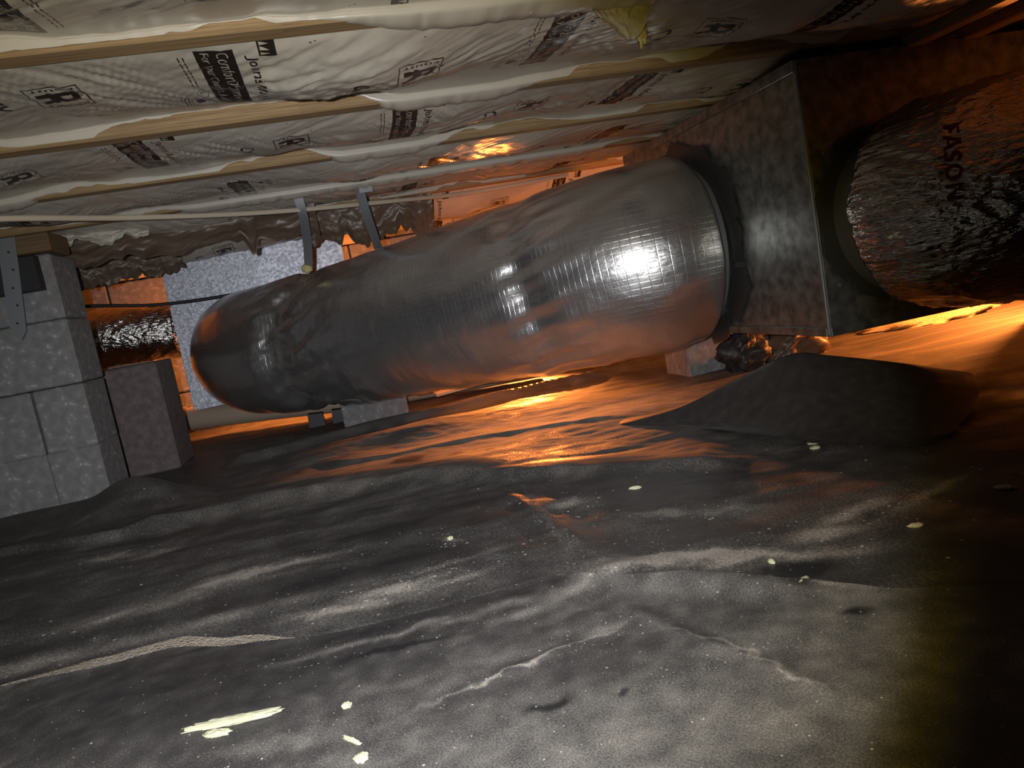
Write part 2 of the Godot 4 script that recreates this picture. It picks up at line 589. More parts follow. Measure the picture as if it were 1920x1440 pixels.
func facing_tex() -> ImageTexture:
	var w := 1140
	var h := 860
	var im := Image.create_empty(w, h, false, Image.FORMAT_RGB8)
	var paper := Color(0.50, 0.465, 0.395).linear_to_srgb()
	var ink := Color(0.022, 0.016, 0.012).linear_to_srgb()
	im.fill(paper)
	# faint dirt and stains on the film
	var r := RandomNumberGenerator.new()
	r.seed = 5
	for k in 60:
		var d := r.randf_range(1.0, 3.5)
		var c := Vector2(r.randf() * w, r.randf() * (h - 24))
		var col := Color(0.30, 0.22, 0.13).lerp(Color(0.06, 0.05, 0.04), r.randf()).linear_to_srgb()
		for y in range(-int(d), int(d) + 1):
			var half := int(sqrt(maxf(0.0, d * d - y * y)) * 1.3)
			im.fill_rect(Rect2i(int(c.x) - half, int(c.y) + y, half * 2 + 1, 1), col)
	# black panel with the name and the line beneath it
	bar(im, 122, 22, 56, 300, ink)
	print_text(im, "ComfortTherm", 152, 30, 180, 18, paper, false)
	print_text(im, "and", 154, 218, 30, 10, paper, false)
	print_text(im, "Insulation", 150, 254, 56, 8, paper, false)
	print_text(im, "For Your Comfort / Sound", 130, 30, 240, 13, paper, false)
	# maker's line and its mark
	print_text(im, "Johns Manville", 192, 42, 250, 20, ink)
	bar(im, 214, 6, 26, 34, ink)
	for q in [[[217, 8], [231, 14], [217, 17]], [[217, 19], [231, 25], [217, 27]], [[217, 30], [231, 33], [217, 36]]]:
		fill_tri(im, Vector2(q[0][0], q[0][1]) * 2, Vector2(q[1][0], q[1][1]) * 2, Vector2(q[2][0], q[2][1]) * 2, paper)
	# small print before the panel
	for k in 2:
		var t := 40.0
		while t < 160:
			var l := r.randf_range(4, 16)
			bar(im, 96 + k * 7, t, 2.2, l, ink)
			t += l + 3
	# seal and the little framed table
	for k in 40:
		var a := TAU * k / 40
		bar(im, 104 + cos(a) * 9, 205 + sin(a) * 17, 1.6, 1.6, ink)
	bar(im, 100, 196, 9, 3, ink)
	bar(im, 78, 232, 1.2, 90, ink)
	bar(im, 112, 232, 1.2, 90, ink)
	bar(im, 78, 232, 35, 1.2, ink)
	bar(im, 78, 321, 35, 1.2, ink)
	bar(im, 84, 250, 14, 40, ink)
	bar(im, 92, 262, 14, 14, ink)
	for k in 3:
		bar(im, 62 + k * 5, 236, 2, 84, ink)
	# large single letters
	print_text(im, "CY", 352, 150, 62, 30, ink)
	# framed stamp with the big letter
	for e in [[428, 105, 78, 3.5], [428, 205, 78, 3.5], [428, 105, 2, 103], [504, 105, 2, 103]]:
		bar(im, e[0], e[1], e[2], e[3], ink)
	print_text(im, "R", 438, 132, 54, 58, ink)
	bar(im, 455, 128, 8, 50, ink)
	for e in [["EQUIT", 434, 112], ["REGULE", 434, 193]]:
		var tri := glyph_triangles(e[0])
		for k in range(0, tri.size() - 2, 3):
			var q := []
			for i in 3:
				var v := tri[k + i]
				q.append(Vector2(e[1] + 64 - v.x * 62, e[2] + v.y * 9) * 2.0)
			fill_tri(im, q[0], q[1], q[2], ink)
	for k in 14:
		bar(im, 500 + 8 * sin(k * 0.5), 130 + k * 4, 2, 5, ink)
	return ImageTexture.create_from_image(im)

# ==================================================================== shell
func build_shell() -> void:
	var soil := structure("floor")
	part("soil_bed", cbox(Vector3(7.6, 0.2, 6.6), 0.002), mats["soil"], soil, Vector3(0.2, -0.18, -1.2))
	var sp := PackedVector3Array()
	var su := PackedVector2Array()
	for j in 140:
		for i in 150:
			var x := -1.4 + 3.0 * i / 149.0
			var z := -0.3 - 1.8 * j / 139.0
			sp.append(Vector3(x, floor_y(x, z) - 0.010, z))
			su.append(Vector2(x, z))
	part("soil_surface", grid_mesh(sp, su, 150, 140), mats["soil"], soil)
	for w in [["wall_left", Vector3(0.2, 1.5, 6.6), Vector3(-3.3, 0.5, -1.2)], ["wall_right", Vector3(0.2, 1.5, 6.6), Vector3(3.7, 0.5, -1.2)], ["wall_front", Vector3(6.8, 1.5, 0.2), Vector3(0.2, 0.5, 1.9)]]:
		var o := part(w[0], cbox(w[1], 0.002), mats["block"], self, w[2])
		o.name = w[0]
		o.set_meta("kind", "structure")
	var back := structure("wall_back")
	part("mortar_core", cbox(Vector3(6.8, 1.5, 0.12), 0.002), mats["brown_block"], back, Vector3(0.2, 0.5, -4.20))
	var bm := cbox(Vector3(0.392, 0.192, 0.08), 0.005)
	for row in 5:
		for k in 17:
			part("block", bm, mats["block"], back, Vector3(-3.1 + k * 0.4 + (row % 2) * 0.2, 0.098 + row * 0.2, -4.12 + rng.randf_range(-0.003, 0.003)))

# ==================================================================== ceiling
func joist_side(k: int) -> float:
	return JOIST_Z[k]

func build_ceiling() -> void:
	var c := structure("ceiling")
	part("subfloor", cbox(Vector3(6.8, 0.04, 6.2), 0.002), mats["joist_wood"], c, Vector3(0.2, 1.10, -1.15))
	var jm := cbox(Vector3(6.6, 0.235, JOIST_W), 0.004)
	for z in JOIST_Z:
		part("joist", jm, mats["joist_wood"], c, Vector3(0.2, JOIST_Y + 0.1175, z))
	# printed batts: shift of the print along x, whether it lies turned round, label
	var specs := [
		[0, 0.0, false, "white printed insulation batt right overhead, nearest the viewer"],
		[1, -0.173, true, "white printed insulation batt with torn flap hanging from its far edge"],
		[2, -0.256, false, "white printed insulation batt with the large black panel, second row in view"],
		[3, -0.499, false, "white printed insulation batt third row in view, between two bare joists"],
		[4, -0.058, true, "white printed insulation batt with upside-down lettering, just before the duct hangers"],
		[5, -0.1, true, "white printed insulation batt above the big foil duct"],
		[6, -0.3, false, "white printed insulation batt above the far sheet metal box"],
		[7, 0.1, true, "white printed insulation batt farthest back, against the block wall"],
	]
	for s in specs:
		var b: int = s[0]
		var o := part("insulation_batt", batt_mesh(b, s[1], s[2]), mats["facing"], self)
		tag(o, s[3], "insulation", "faced insulation batts between the joists")

# Where the film is pulled across the underside of joist k (0 = bare, 1 = wholly covered).
func lap(k: int, x: float) -> float:
	var v := 0.0
	if k == 2:
		v = smoothstep(0.02, 0.22, x) * (1.0 - smoothstep(1.1, 1.5, x))
	elif k == 3:
		v = smoothstep(0.10, 0.22, x) * (1.0 - smoothstep(0.40, 0.55, x))
	elif k == 4:
		v = smoothstep(-0.02, 0.10, x) * (1.0 - smoothstep(0.28, 0.40, x)) + (1.0 - smoothstep(-0.75, -0.55, x))
	elif k == 5:
		v = smoothstep(-0.55, -0.35, x) * (1.0 - smoothstep(0.9, 1.1, x))
	return v

func batt_mesh(b: int, shift: float, turned: bool) -> ArrayMesh:
	var za: float = JOIST_Z[b] - JOIST_W / 2
	var zb: float = JOIST_Z[b + 1] + JOIST_W / 2
	var x0 := -1.7
	var x1 := 2.9
	var nx := 520 if b >= 1 and b <= 5 else 200
	var across := 58 if b >= 1 and b <= 5 else 26
	var tab := 12
	var ny := across + tab
	var p := PackedVector3Array()
	var uv := PackedVector2Array()
	p.resize(nx * ny)
	uv.resize(nx * ny)
	var width := za - zb
	for j in ny:
		for i in nx:
			var x := x0 + (x1 - x0) * i / (nx - 1)
			var t := minf(float(j) / (across - 1), 1.0)
			var z := za - width * t
			var v := t * 0.4295
			# sag of the film between the joists
			var sagging := 0.5 + 0.9 * n_big.get_noise_2d(x * 1.1 + b * 17.0, b * 5.0)
			var y := JOIST_Y + 0.022 - 0.045 * sagging * sin(PI * pow(t, 0.85)) - 0.012 * (1.0 - t)
			# tension folds running slantwise across the film, over softer billows
			var zz := z * 1.0
			var slant := x * 0.80 + zz * 0.60
			var along := -x * 0.60 + zz * 0.80
			var slant2 := x * 0.55 - zz * 0.84
			var along2 := x * 0.84 + zz * 0.55
			var fold := 0.5 - absf(n_mid.get_noise_2d(slant * 26.0 + b * 3.0, along * 1.3))
			var fold2 := 0.5 - absf(n_fine.get_noise_2d(slant2 * 30.0, along2 * 1.4 + b * 4.0))
			var edge := sin(PI * clampf(t, 0.0, 1.0))
			var which := n_big.get_noise_2d(x * 1.6 + 40.0, b * 7.7 + t * 1.2)
			var wild := clampf(0.25 + 2.6 * which, 0.0, 1.0)
			var wild2 := clampf(0.25 - 2.6 * which, 0.0, 1.0)
			y -= (0.0120 * fold * wild + 0.0110 * fold2 * wild2) * (0.25 + 0.75 * edge)
			y += 0.004 * n_big.get_noise_2d(x * 5.0, z * 7.0)
			if b >= 6:
				y -= 0.07 * sin(PI * t)
			if b == 2:
				y -= 0.020 * gauss(x, t, 0.16, 0.35, 0.16, 0.35) - 0.012 * n_mid.get_noise_2d(x * 9.0 + t * 4.0, t * 5.0) * gauss(x, t, 0.05, 0.35, 0.16, 0.3)
			var rec := 0.013 + 0.026 * clampf(0.4 + 1.3 * n_big.get_noise_2d(x * 1.5 + 7.0, b * 11.0), 0.0, 1.0)
			var cover := clampf(lap(b + 1, x), 0.0, 1.0)
			rec = lerpf(rec, 0.012, cover)
			y = lerpf(y, JOIST_Y + rec, pow(t, 5.0))
			if j >= across:
				# down the side of the next joist, and under it where the film is pulled across
				var q := float(j - across + 1) / tab
				var hem := rec - 0.030 * clampf(0.35 + 1.5 * n_big.get_noise_2d(x * 2.6 - 3.0, b * 6.0), 0.0, 1.0) + 0.004 * n_mid.get_noise_2d(x * 11.0, b * 3.0)
				hem = lerpf(clampf(hem, 0.005, rec - 0.002), -0.002, cover)
				y = lerpf(JOIST_Y + rec, JOIST_Y + hem, minf(q * 2.2, 1.0))
				z = zb + 0.0025 + 0.004 * (0.5 - fold) * (1.0 - cover)
				if q > 0.45:
					var under := (q - 0.45) / 0.55
					z -= cover * (JOIST_W + 0.014) * under
					y -= cover * (0.005 + 0.012 * fold2) * sin(PI * under * 0.85)
				v = 0.4295
			else:
				z += 0.002 * fold * edge
			p[j * nx + i] = Vector3(x, y, z)
			var u := (x - shift) / 0.57
			uv[j * nx + i] = Vector2(-u, 1.0 - v / 0.43) if turned else Vector2(u, v / 0.43)
	return grid_mesh(p, uv, nx, ny)

# ==================================================================== floor sheets
# The far edge of the near sheet, along x.
func seam(x: float) -> float:
	var k := [[-1.6, -1.22], [-0.59, -1.173], [-0.44, -1.165], [-0.34, -1.165], [-0.25, -1.108], [-0.13, -1.045], [0.0, -1.03], [0.22, -1.033], [0.26, -0.985], [0.35, -0.885], [0.476, -0.805], [0.56, -0.722], [0.8, -0.60], [1.6, -0.35]]
	if x <= k[0][0]:
		return k[0][1]
	for i in range(1, k.size()):
		if x <= k[i][0]:
			var f: float = (x - k[i - 1][0]) / (k[i][0] - k[i - 1][0])
			f = f * f * (3.0 - 2.0 * f) * 0.5 + f * 0.5
			return lerpf(k[i - 1][1], k[i][1], f)
	return k[-1][1]

# How far the two sheets stand apart at the seam.
func gap(x: float) -> float:
	var a := smoothstep(-0.62, -0.40, x) * (1.0 - smoothstep(-0.26, -0.135, x)) * 0.038 + 0.010 * (1.0 - smoothstep(-0.45, -0.38, x))
	var b := smoothstep(0.20, 0.245, x) * (1.0 - smoothstep(0.27, 0.32, x)) * 0.030
	return a + b

func ridge(x: float, z: float, pts: Array, h: float, near_w: float, far_w: float) -> float:
	var best := 1e9
	var side := 0.0
	var ends := 1.0
	for k in pts.size() - 1:
		var a: Vector2 = pts[k]
		var b: Vector2 = pts[k + 1]
		var ab := b - a
		var t := clampf((Vector2(x, z) - a).dot(ab) / ab.length_squared(), 0.0, 1.0)
		var d := Vector2(x, z) - (a + ab * t)
		var l := d.length()
		if l < best:
			best = l
			side = d.y
			ends = 1.0
			if (k == 0 and t <= 0.0) or (k == pts.size() - 2 and t >= 1.0):
				ends = 0.0
			elif k == 0:
				ends = minf(1.0, t * ab.length() / 0.08)
			elif k == pts.size() - 2:
				ends = minf(1.0, (1.0 - t) * ab.length() / 0.08)
	var w := near_w if side > 0.0 else far_w
	if best > 3.0 * w or ends <= 0.0:
		return 0.0
	return h * exp(-pow(best / w, 1.5)) * ends

var ridge_a := [Vector2(-0.62, -1.90), Vector2(-0.30, -1.98), Vector2(-0.1, -1.93), Vector2(0.163, -1.80), Vector2(0.285, -1.65), Vector2(0.48, -1.47), Vector2(0.707, -1.33)]
var ridge_b := [Vector2(-0.5, -2.60), Vector2(-0.247, -2.69), Vector2(0.023, -2.80), Vector2(0.435, -2.80), Vector2(0.664, -2.85), Vector2(1.0, -2.90)]
var crease_a := [Vector2(0.246, -1.538), Vector2(0.28, -1.28), Vector2(0.301, -1.045)]
var crease_b := [Vector2(0.265, -0.90), Vector2(0.30, -0.76), Vector2(0.358, -0.61), Vector2(0.39, -0.54)]
var crease_c := [Vector2(0.01, -0.785), Vector2(0.11, -0.803), Vector2(0.222, -0.823)]
var crease_d := [Vector2(-0.20, -2.35), Vector2(0.05, -2.20), Vector2(0.35, -2.18), Vector2(0.7, -2.0)]
var crease_e := [Vector2(-1.2, -2.12), Vector2(-0.943, -2.049), Vector2(-0.595, -1.915), Vector2(-0.472, -1.854)]

func floor_y(x: float, z: float) -> float:
	var y := 0.0
	y += 0.012 * n_big.get_noise_2d(x * 1.3, z * 1.6)
	var w := n_mid.get_noise_2d(x * 1.3 + z * 0.8, z * 6.0 - x * 1.2)
	y += 0.0030 * (1.0 - absf(w) * 2.0) * smoothstep(-0.7, -1.5, z) * (1.0 - 0.6 * smoothstep(-1.7, -2.1, z))
	y += 0.0016 * n_mid.get_noise_2d(x * 4.0, z * 8.0) * (1.0 - 0.6 * smoothstep(-1.7, -2.1, z))
	y += 0.0005 * n_fine.get_noise_2d(x * 20.0, z * 34.0)
	y += 0.085 * gauss(x, z, -0.66, -2.24, 0.13, 0.12)
	y += 0.050 * gauss(x, z, -1.02, -2.32, 0.32, 0.10)
	y += 0.03 * gauss(x, z, 0.15, -2.55, 0.4, 0.14, -0.1)
	y += 0.012 * gauss(x, z, 0.6, -2.0, 0.3, 0.12, -0.3)
	y += ridge(x, z, ridge_a, 0.022, 0.03, 0.16)
	y += ridge(x, z, ridge_b, 0.035, 0.03, 0.09)
	y += ridge(x, z, crease_d, 0.007, 0.02, 0.07)
	y += ridge(x, z, crease_e, 0.020, 0.012, 0.08)
	y += ridge(x, z, crease_a, 0.005, 0.012, 0.012)
	y += ridge(x, z, crease_b, 0.004, 0.012, 0.012)
	y += ridge(x, z, crease_c, 0.003, 0.008, 0.008)
	y += 0.012 * gauss(x, z, 0.30, -0.99, 0.05, 0.03)
	y += 0.014 * gauss(x, z, 0.38, -0.86, 0.12, 0.02, 0.7)
	return y

func build_floor() -> void:
	var xs := PackedFloat32Array()
	var x := -2.9
	while x < 3.3:
		xs.append(x)
		x += 0.008 if x > -1.15 and x < 1.65 else 0.05
	var near := floor_sheet(xs, true)
	var far := floor_sheet(xs, false)
	var mn := mat("near_sheet_poly", Color(1, 1, 1), 1.0)
	dust_maps(mn, Rect2(-0.7, -1.30, 1.5, 0.95), 2048, 1297, 91, near_dust(), near_dark())
	var o := part("plastic_sheet", near, mn, self)
	tag(o, "dusty black plastic ground sheet nearest the viewer, lit grey by the torch", "plastic sheet")
	var mf := mat("far_sheet_poly", Color(1, 1, 1), 1.0)
	dust_maps(mf, Rect2(-1.35, -3.75, 3.1, 3.1), 2048, 2048, 97, far_dust(), far_dark())
	o = part("plastic_sheet", far, mf, self)
	tag(o, "wrinkled black plastic ground sheet under the ducts, glowing orange at the back", "plastic sheet")

func floor_sheet(xs: PackedFloat32Array, near: bool) -> ArrayMesh:
	var zs := PackedFloat32Array()
	if near:
		var v := 0.0
		while v < 1.7:
			zs.append(v)
			v += 0.006 if v < 0.75 else 0.06
	else:
		var v := 0.0
		while v < 3.0:
			zs.append(v)
			v += 0.008 if v < 2.1 else 0.02
			if v > 2.82:
				break
	var p := PackedVector3Array()
	var uv := PackedVector2Array()
	for v in zs:
		for x in xs:
			var c := seam(x)
			var g := gap(x) / 2.0
			var z: float
			var y: float
			if near:
				z = c + g * exp(-v / 0.05) + v
				y = floor_y(x, z)
				# its lip stands up a little at the tear
				y += 0.009 * exp(-v / 0.025) * smoothstep(0.20, 0.26, x) * (1.0 - smoothstep(0.36, 0.62, x))
				y += 0.0012 * exp(-v / 0.02)
				uv.append(Vector2((x + 0.7) / 1.5, (z + 1.30) / 0.95))
			else:
				z = c - g * exp(-v / 0.05) - v
				y = floor_y(x, z)
				if v == 0.0 and g < 0.001:
					y -= 0.002
				y -= 0.004 * exp(-v / 0.02) * smoothstep(0.24, 0.3, x) * (1.0 - smoothstep(0.36, 0.62, x))
				uv.append(Vector2((x + 1.35) / 3.1, (z + 3.75) / 3.1))
			p.append(Vector3(x, y, z))
	return grid_mesh(p, uv, xs.size(), zs.size())

# Dust lies in drifts: [x, z, half length, half width, turn, amount]
func near_dust() -> Array:
	return [[0.326, -0.985, 0.07, 0.025, -0.2, 1.0], [0.417, -0.955, 0.08, 0.02, 0.5, 0.9], [0.47, -0.875, 0.08, 0.02, 0.6, 0.9], [0.50, -0.79, 0.06, 0.015, 0.7, 0.8], [0.55, -0.82, 0.06, 0.02, 0.6, 0.7],
		[0.166, -0.941, 0.06, 0.012, -0.3, 0.45], [0.10, -0.97, 0.12, 0.012, 0.0, 0.5], [0.0, -0.985, 0.10, 0.010, 0.0, 0.5], [-0.1, -0.99, 0.08, 0.01, 0.0, 0.4],
		[0.115, -0.804, 0.10, 0.0032, -0.18, 0.9], [0.225, -0.83, 0.03, 0.012, -0.3, 0.5], [0.33, -0.69, 0.10, 0.004, 1.15, 0.6], [0.37, -0.62, 0.2, 0.2, 0.0, 0.16], [0.2, -0.62, 0.25, 0.1, 0.3, 0.16], [0.5, -0.66, 0.2, 0.1, 0.7, 0.22],
		[-0.15, -0.8, 0.1, 0.012, 0.2, 0.3], [-0.1, -0.73, 0.12, 0.02, 0.2, 0.25]]

func near_dark() -> Array:
	return [[0.49, -0.815, 0.030, 0.018, 0.7, 1.3], [0.124, -0.712, 0.020, 0.008, 0.1, 0.8], [0.20, -0.685, 0.010, 0.006, 0.3, 0.6], [-0.022, -0.943, 0.05, 0.006, 0.2, 0.8], [-0.2, -1.0, 0.3, 0.07, 0.0, 0.25], [0.488, -0.707, 0.015, 0.008, 0.5, 0.6]]

func far_dust() -> Array:
	return [[-0.296, -1.405, 0.10, 0.025, 0.0, 1.1], [-0.171, -1.40, 0.08, 0.012, -0.1, 0.8], [-0.45, -1.36, 0.16, 0.035, 0.1, 0.6], [-0.016, -1.155, 0.07, 0.018, 0.0, 1.2], [-0.091, -1.122, 0.09, 0.018, 0.1, 1.0], [0.084, -1.135, 0.06, 0.012, -0.1, 0.7], [0.342, -1.334, 0.035, 0.03, 0.3, 0.8], [0.326, -1.0, 0.08, 0.03, 0.1, 1.1], [0.43, -0.965, 0.09, 0.02, 0.5, 1.0],
		[0.50, -0.90, 0.12, 0.02, 0.6, 0.9], [0.681, -0.969, 0.08, 0.016, -0.2, 0.9], [0.823, -0.967, 0.10, 0.012, -0.3, 0.8], [0.60, -0.93, 0.06, 0.02, 0.3, 0.9], [-0.612, -1.773, 0.05, 0.02, 0.2, 0.7], [-0.498, -1.719, 0.06, 0.025, 0.0, 0.7], [-0.563, -1.234, 0.10, 0.03, 0.1, 0.6], [-0.3, -1.22, 0.2, 0.02, 0.0, 0.4], [0.05, -1.2, 0.12, 0.008, -0.1, 0.4],
		[0.104, -1.324, 0.02, 0.012, 0.8, 0.8], [0.28, -1.35, 0.006, 0.2, 0.05, 0.35], [0.5, -1.15, 0.15, 0.02, 0.6, 0.5], [0.25, -2.15, 0.55, 0.34, 0.0, 0.42], [0.85, -2.2, 0.5, 0.4, 0.0, 0.45], [1.7, -2.1, 0.5, 0.4, 0.0, 0.35]]

func far_dark() -> Array:
	return [[0.495, -0.845, 0.034, 0.020, 0.7, 1.3], [0.098, -2.066, 0.05, 0.05, 0.0, 0.7], [0.22, -2.0, 0.04, 0.04, 0.0, 0.4], [-0.1, -1.27, 0.25, 0.04, 0.0, 0.25], [0.15, -1.45, 0.2, 0.1, 0.0, 0.15]]

func dust_maps(m: StandardMaterial3D, area: Rect2, w: int, h: int, sd: int, drifts: Array, darks: Array) -> void:
	var lw := w / 4
	var lh := h / 4
	var mask := PackedByteArray()
	mask.resize(lw * lh)
	var nn := FastNoiseLite.new()
	nn.seed = sd
	nn.frequency = 1.0
	nn.fractal_octaves = 4
	for j in lh:
		for i in lw:
			var x := area.position.x + area.size.x * (i + 0.5) / lw
			var z := area.position.y + area.size.y * (j + 0.5) / lh
			var d := 0.36 + 0.20 * nn.get_noise_2d(x * 1.6 + z * 0.8, z * 6.0)
			var wob := 0.018 * nn.get_noise_2d(x * 14.0, z * 14.0)
			for q in drifts:
				d += 0.62 * q[5] * gauss(x + wob, z - wob, q[0], q[1], q[2], q[3], q[4])
			for q in darks:
				d -= 0.9 * q[5] * gauss(x + wob, z + wob, q[0], q[1], q[2], q[3], q[4])
			mask[j * lw + i] = int(clampf(d, 0.0, 1.0) * 255.0)
	var im := Image.create_from_data(lw, lh, false, Image.FORMAT_L8, mask)
	im.resize(w, h, Image.INTERPOLATE_CUBIC)
	mask = im.get_data()
	var g := FastNoiseLite.new()
	g.seed = sd + 1
	g.noise_type = FastNoiseLite.TYPE_SIMPLEX
	g.frequency = 0.22
	g.fractal_octaves = 2
	var grain := g.get_image(w, h).get_data()
	g.seed = sd + 2
	g.frequency = 0.012
	g.fractal_octaves = 5
	var patch := g.get_image(w, h).get_data()
	# colour of the film from clean black to thick pale dust
	var lut := PackedByteArray()
	var rough := PackedByteArray()
	for k in 256:
		var f := k / 255.0
		var c := Color(0.020, 0.019, 0.020)
		if f < 0.35:
			c = c.lerp(Color(0.060, 0.055, 0.050), f / 0.35)
		elif f < 0.6:
			c = Color(0.060, 0.055, 0.050).lerp(Color(0.13, 0.118, 0.102), (f - 0.35) / 0.25)
		else:
			c = Color(0.13, 0.117, 0.100).lerp(Color(0.37, 0.32, 0.265), (f - 0.6) / 0.4)
		c = c.linear_to_srgb()
		lut.append(int(c.r * 255))
		lut.append(int(c.g * 255))
		lut.append(int(c.b * 255))
		rough.append(int(lerpf(0.46, 0.92, smoothstep(0.2, 0.6, f)) * 255))
	var rgb := PackedByteArray()
	rgb.resize(w * h * 3)
	var ro := PackedByteArray()
	ro.resize(w * h)
	for k in w * h:
		var d: int = mask[k] + ((grain[k] - 128) * (60 + mask[k]) >> 9) + ((patch[k] - 128) >> 2)
		if d < 0:
			d = 0
		elif d > 255:
			d = 255
		ro[k] = rough[d]
		var e := d * 3
		var o := k * 3
		rgb[o] = lut[e]
		rgb[o + 1] = lut[e + 1]
		rgb[o + 2] = lut[e + 2]
	var col := Image.create_from_data(w, h, false, Image.FORMAT_RGB8, rgb)
	# grains and crumbs
	var r := RandomNumberGenerator.new()
	r.seed = sd + 5
	for k in 5200:
		var q: Array = drifts[r.randi() % drifts.size()]
		var px := Vector2(r.randf(), r.randf()) * Vector2(w, h)
		if k % 4 < 2:
			px = (Vector2(q[0] + r.randfn() * q[2] * 1.3, q[1] + r.randfn() * q[3] * 2.2) - area.position) / area.size * Vector2(w, h)
		var s := 1 if r.randf() < 0.86 else (2 if r.randf() < 0.8 else 3)
		var b := r.randf_range(0.25, 0.62)
		col.fill_rect(Rect2i(int(px.x), int(px.y), s, s), Color(b, b * 0.95, b * 0.86).linear_to_srgb())
	m.albedo_texture = ImageTexture.create_from_image(col)
	m.roughness_texture = ImageTexture.create_from_image(Image.create_from_data(w, h, false, Image.FORMAT_L8, ro))
	m.roughness_texture_channel = BaseMaterial3D.TEXTURE_CHANNEL_RED
	m.texture_repeat = false

# ==================================================================== block piers
func build_piers() -> void:
	var t := thing("block_pier", "grey concrete block pier at the left with a hanging strap before it", "pier", Vector3(-0.985, 0, -2.555))
	for c in [[-0.075, 0.095, 0.245, 0.19], [0.121, 0.095, 0.147, 0.19], [-0.075, 0.282, 0.245, 0.192], [0.124, 0.282, 0.141, 0.192], [0.0, 0.4775, 0.392, 0.193], [0.0, 0.672, 0.392, 0.191]]:
		part("block", cbox(Vector3(c[2], c[3], 0.205), 0.005), mats["block"], t, Vector3(c[0], c[1], 0))
	var o := part("black_shim_plate", cbox(Vector3(0.36, 0.100, 0.04), 0.002), mats["black_paint"], self, Vector3(-0.998, 0.713, -2.431))
	tag(o, "black steel plate set against the top of the grey pier", "plate")
	o = part("wood_sill", cbox(Vector3(0.9, 0.055, 0.16), 0.004), mats["old_wood"], self, Vector3(-1.22, 0.797, -2.50))
	tag(o, "short brown wooden sill lying on top of the grey pier", "plank")
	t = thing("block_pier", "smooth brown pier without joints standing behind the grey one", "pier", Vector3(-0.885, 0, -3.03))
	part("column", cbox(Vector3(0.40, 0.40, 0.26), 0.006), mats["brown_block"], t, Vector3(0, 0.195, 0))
	o = part("black_shim_plate", cbox(Vector3(0.36, 0.055, 0.2), 0.003), mats["black_paint"], self, Vector3(-1.07, 0.626, -3.80))
	tag(o, "black shim above the small duct, on the pier hidden behind it", "plate")
	t = thing("block_pier", "concrete block pier hidden behind the small dark duct", "pier", Vector3(-1.07, 0, -3.80))
	for k in 3:
		part("block", cbox(Vector3(0.39, 0.198, 0.2), 0.004), mats["block"], t, Vector3(0, 0.099 + k * 0.2, 0))
	# low block stack added beyond the right edge to shade the near ground
	t = thing("added_shade_stack", "low stack of concrete blocks added at the far right to block the work lamp", "pier", Vector3(2.31, 0, -1.84))
	for k in 2:
		for e in 2:
			part("block", cbox(Vector3(0.2, 0.178, 0.235), 0.004), mats["block"], t, Vector3(0, 0.089 + k * 0.18, -0.1195 + e * 0.239))
	# block under the near plenum, and a low one under the big duct
	t = thing("support_block", "concrete block on the ground under the near sheet metal box", "block", Vector3(1.335, 0, -2.545))
	part("block", cbox(Vector3(0.39, 0.20, 0.2), 0.005), mats["block"], t, Vector3(0, 0.066, 0))
	t = thing("support_block", "low grey concrete block on the ground under the middle of the big duct", "block", Vector3(0.045, 0, -3.1))
	part("block", cbox(Vector3(0.26, 0.14, 0.2), 0.005), mats["block"], t, Vector3(0, 0.05, 0))

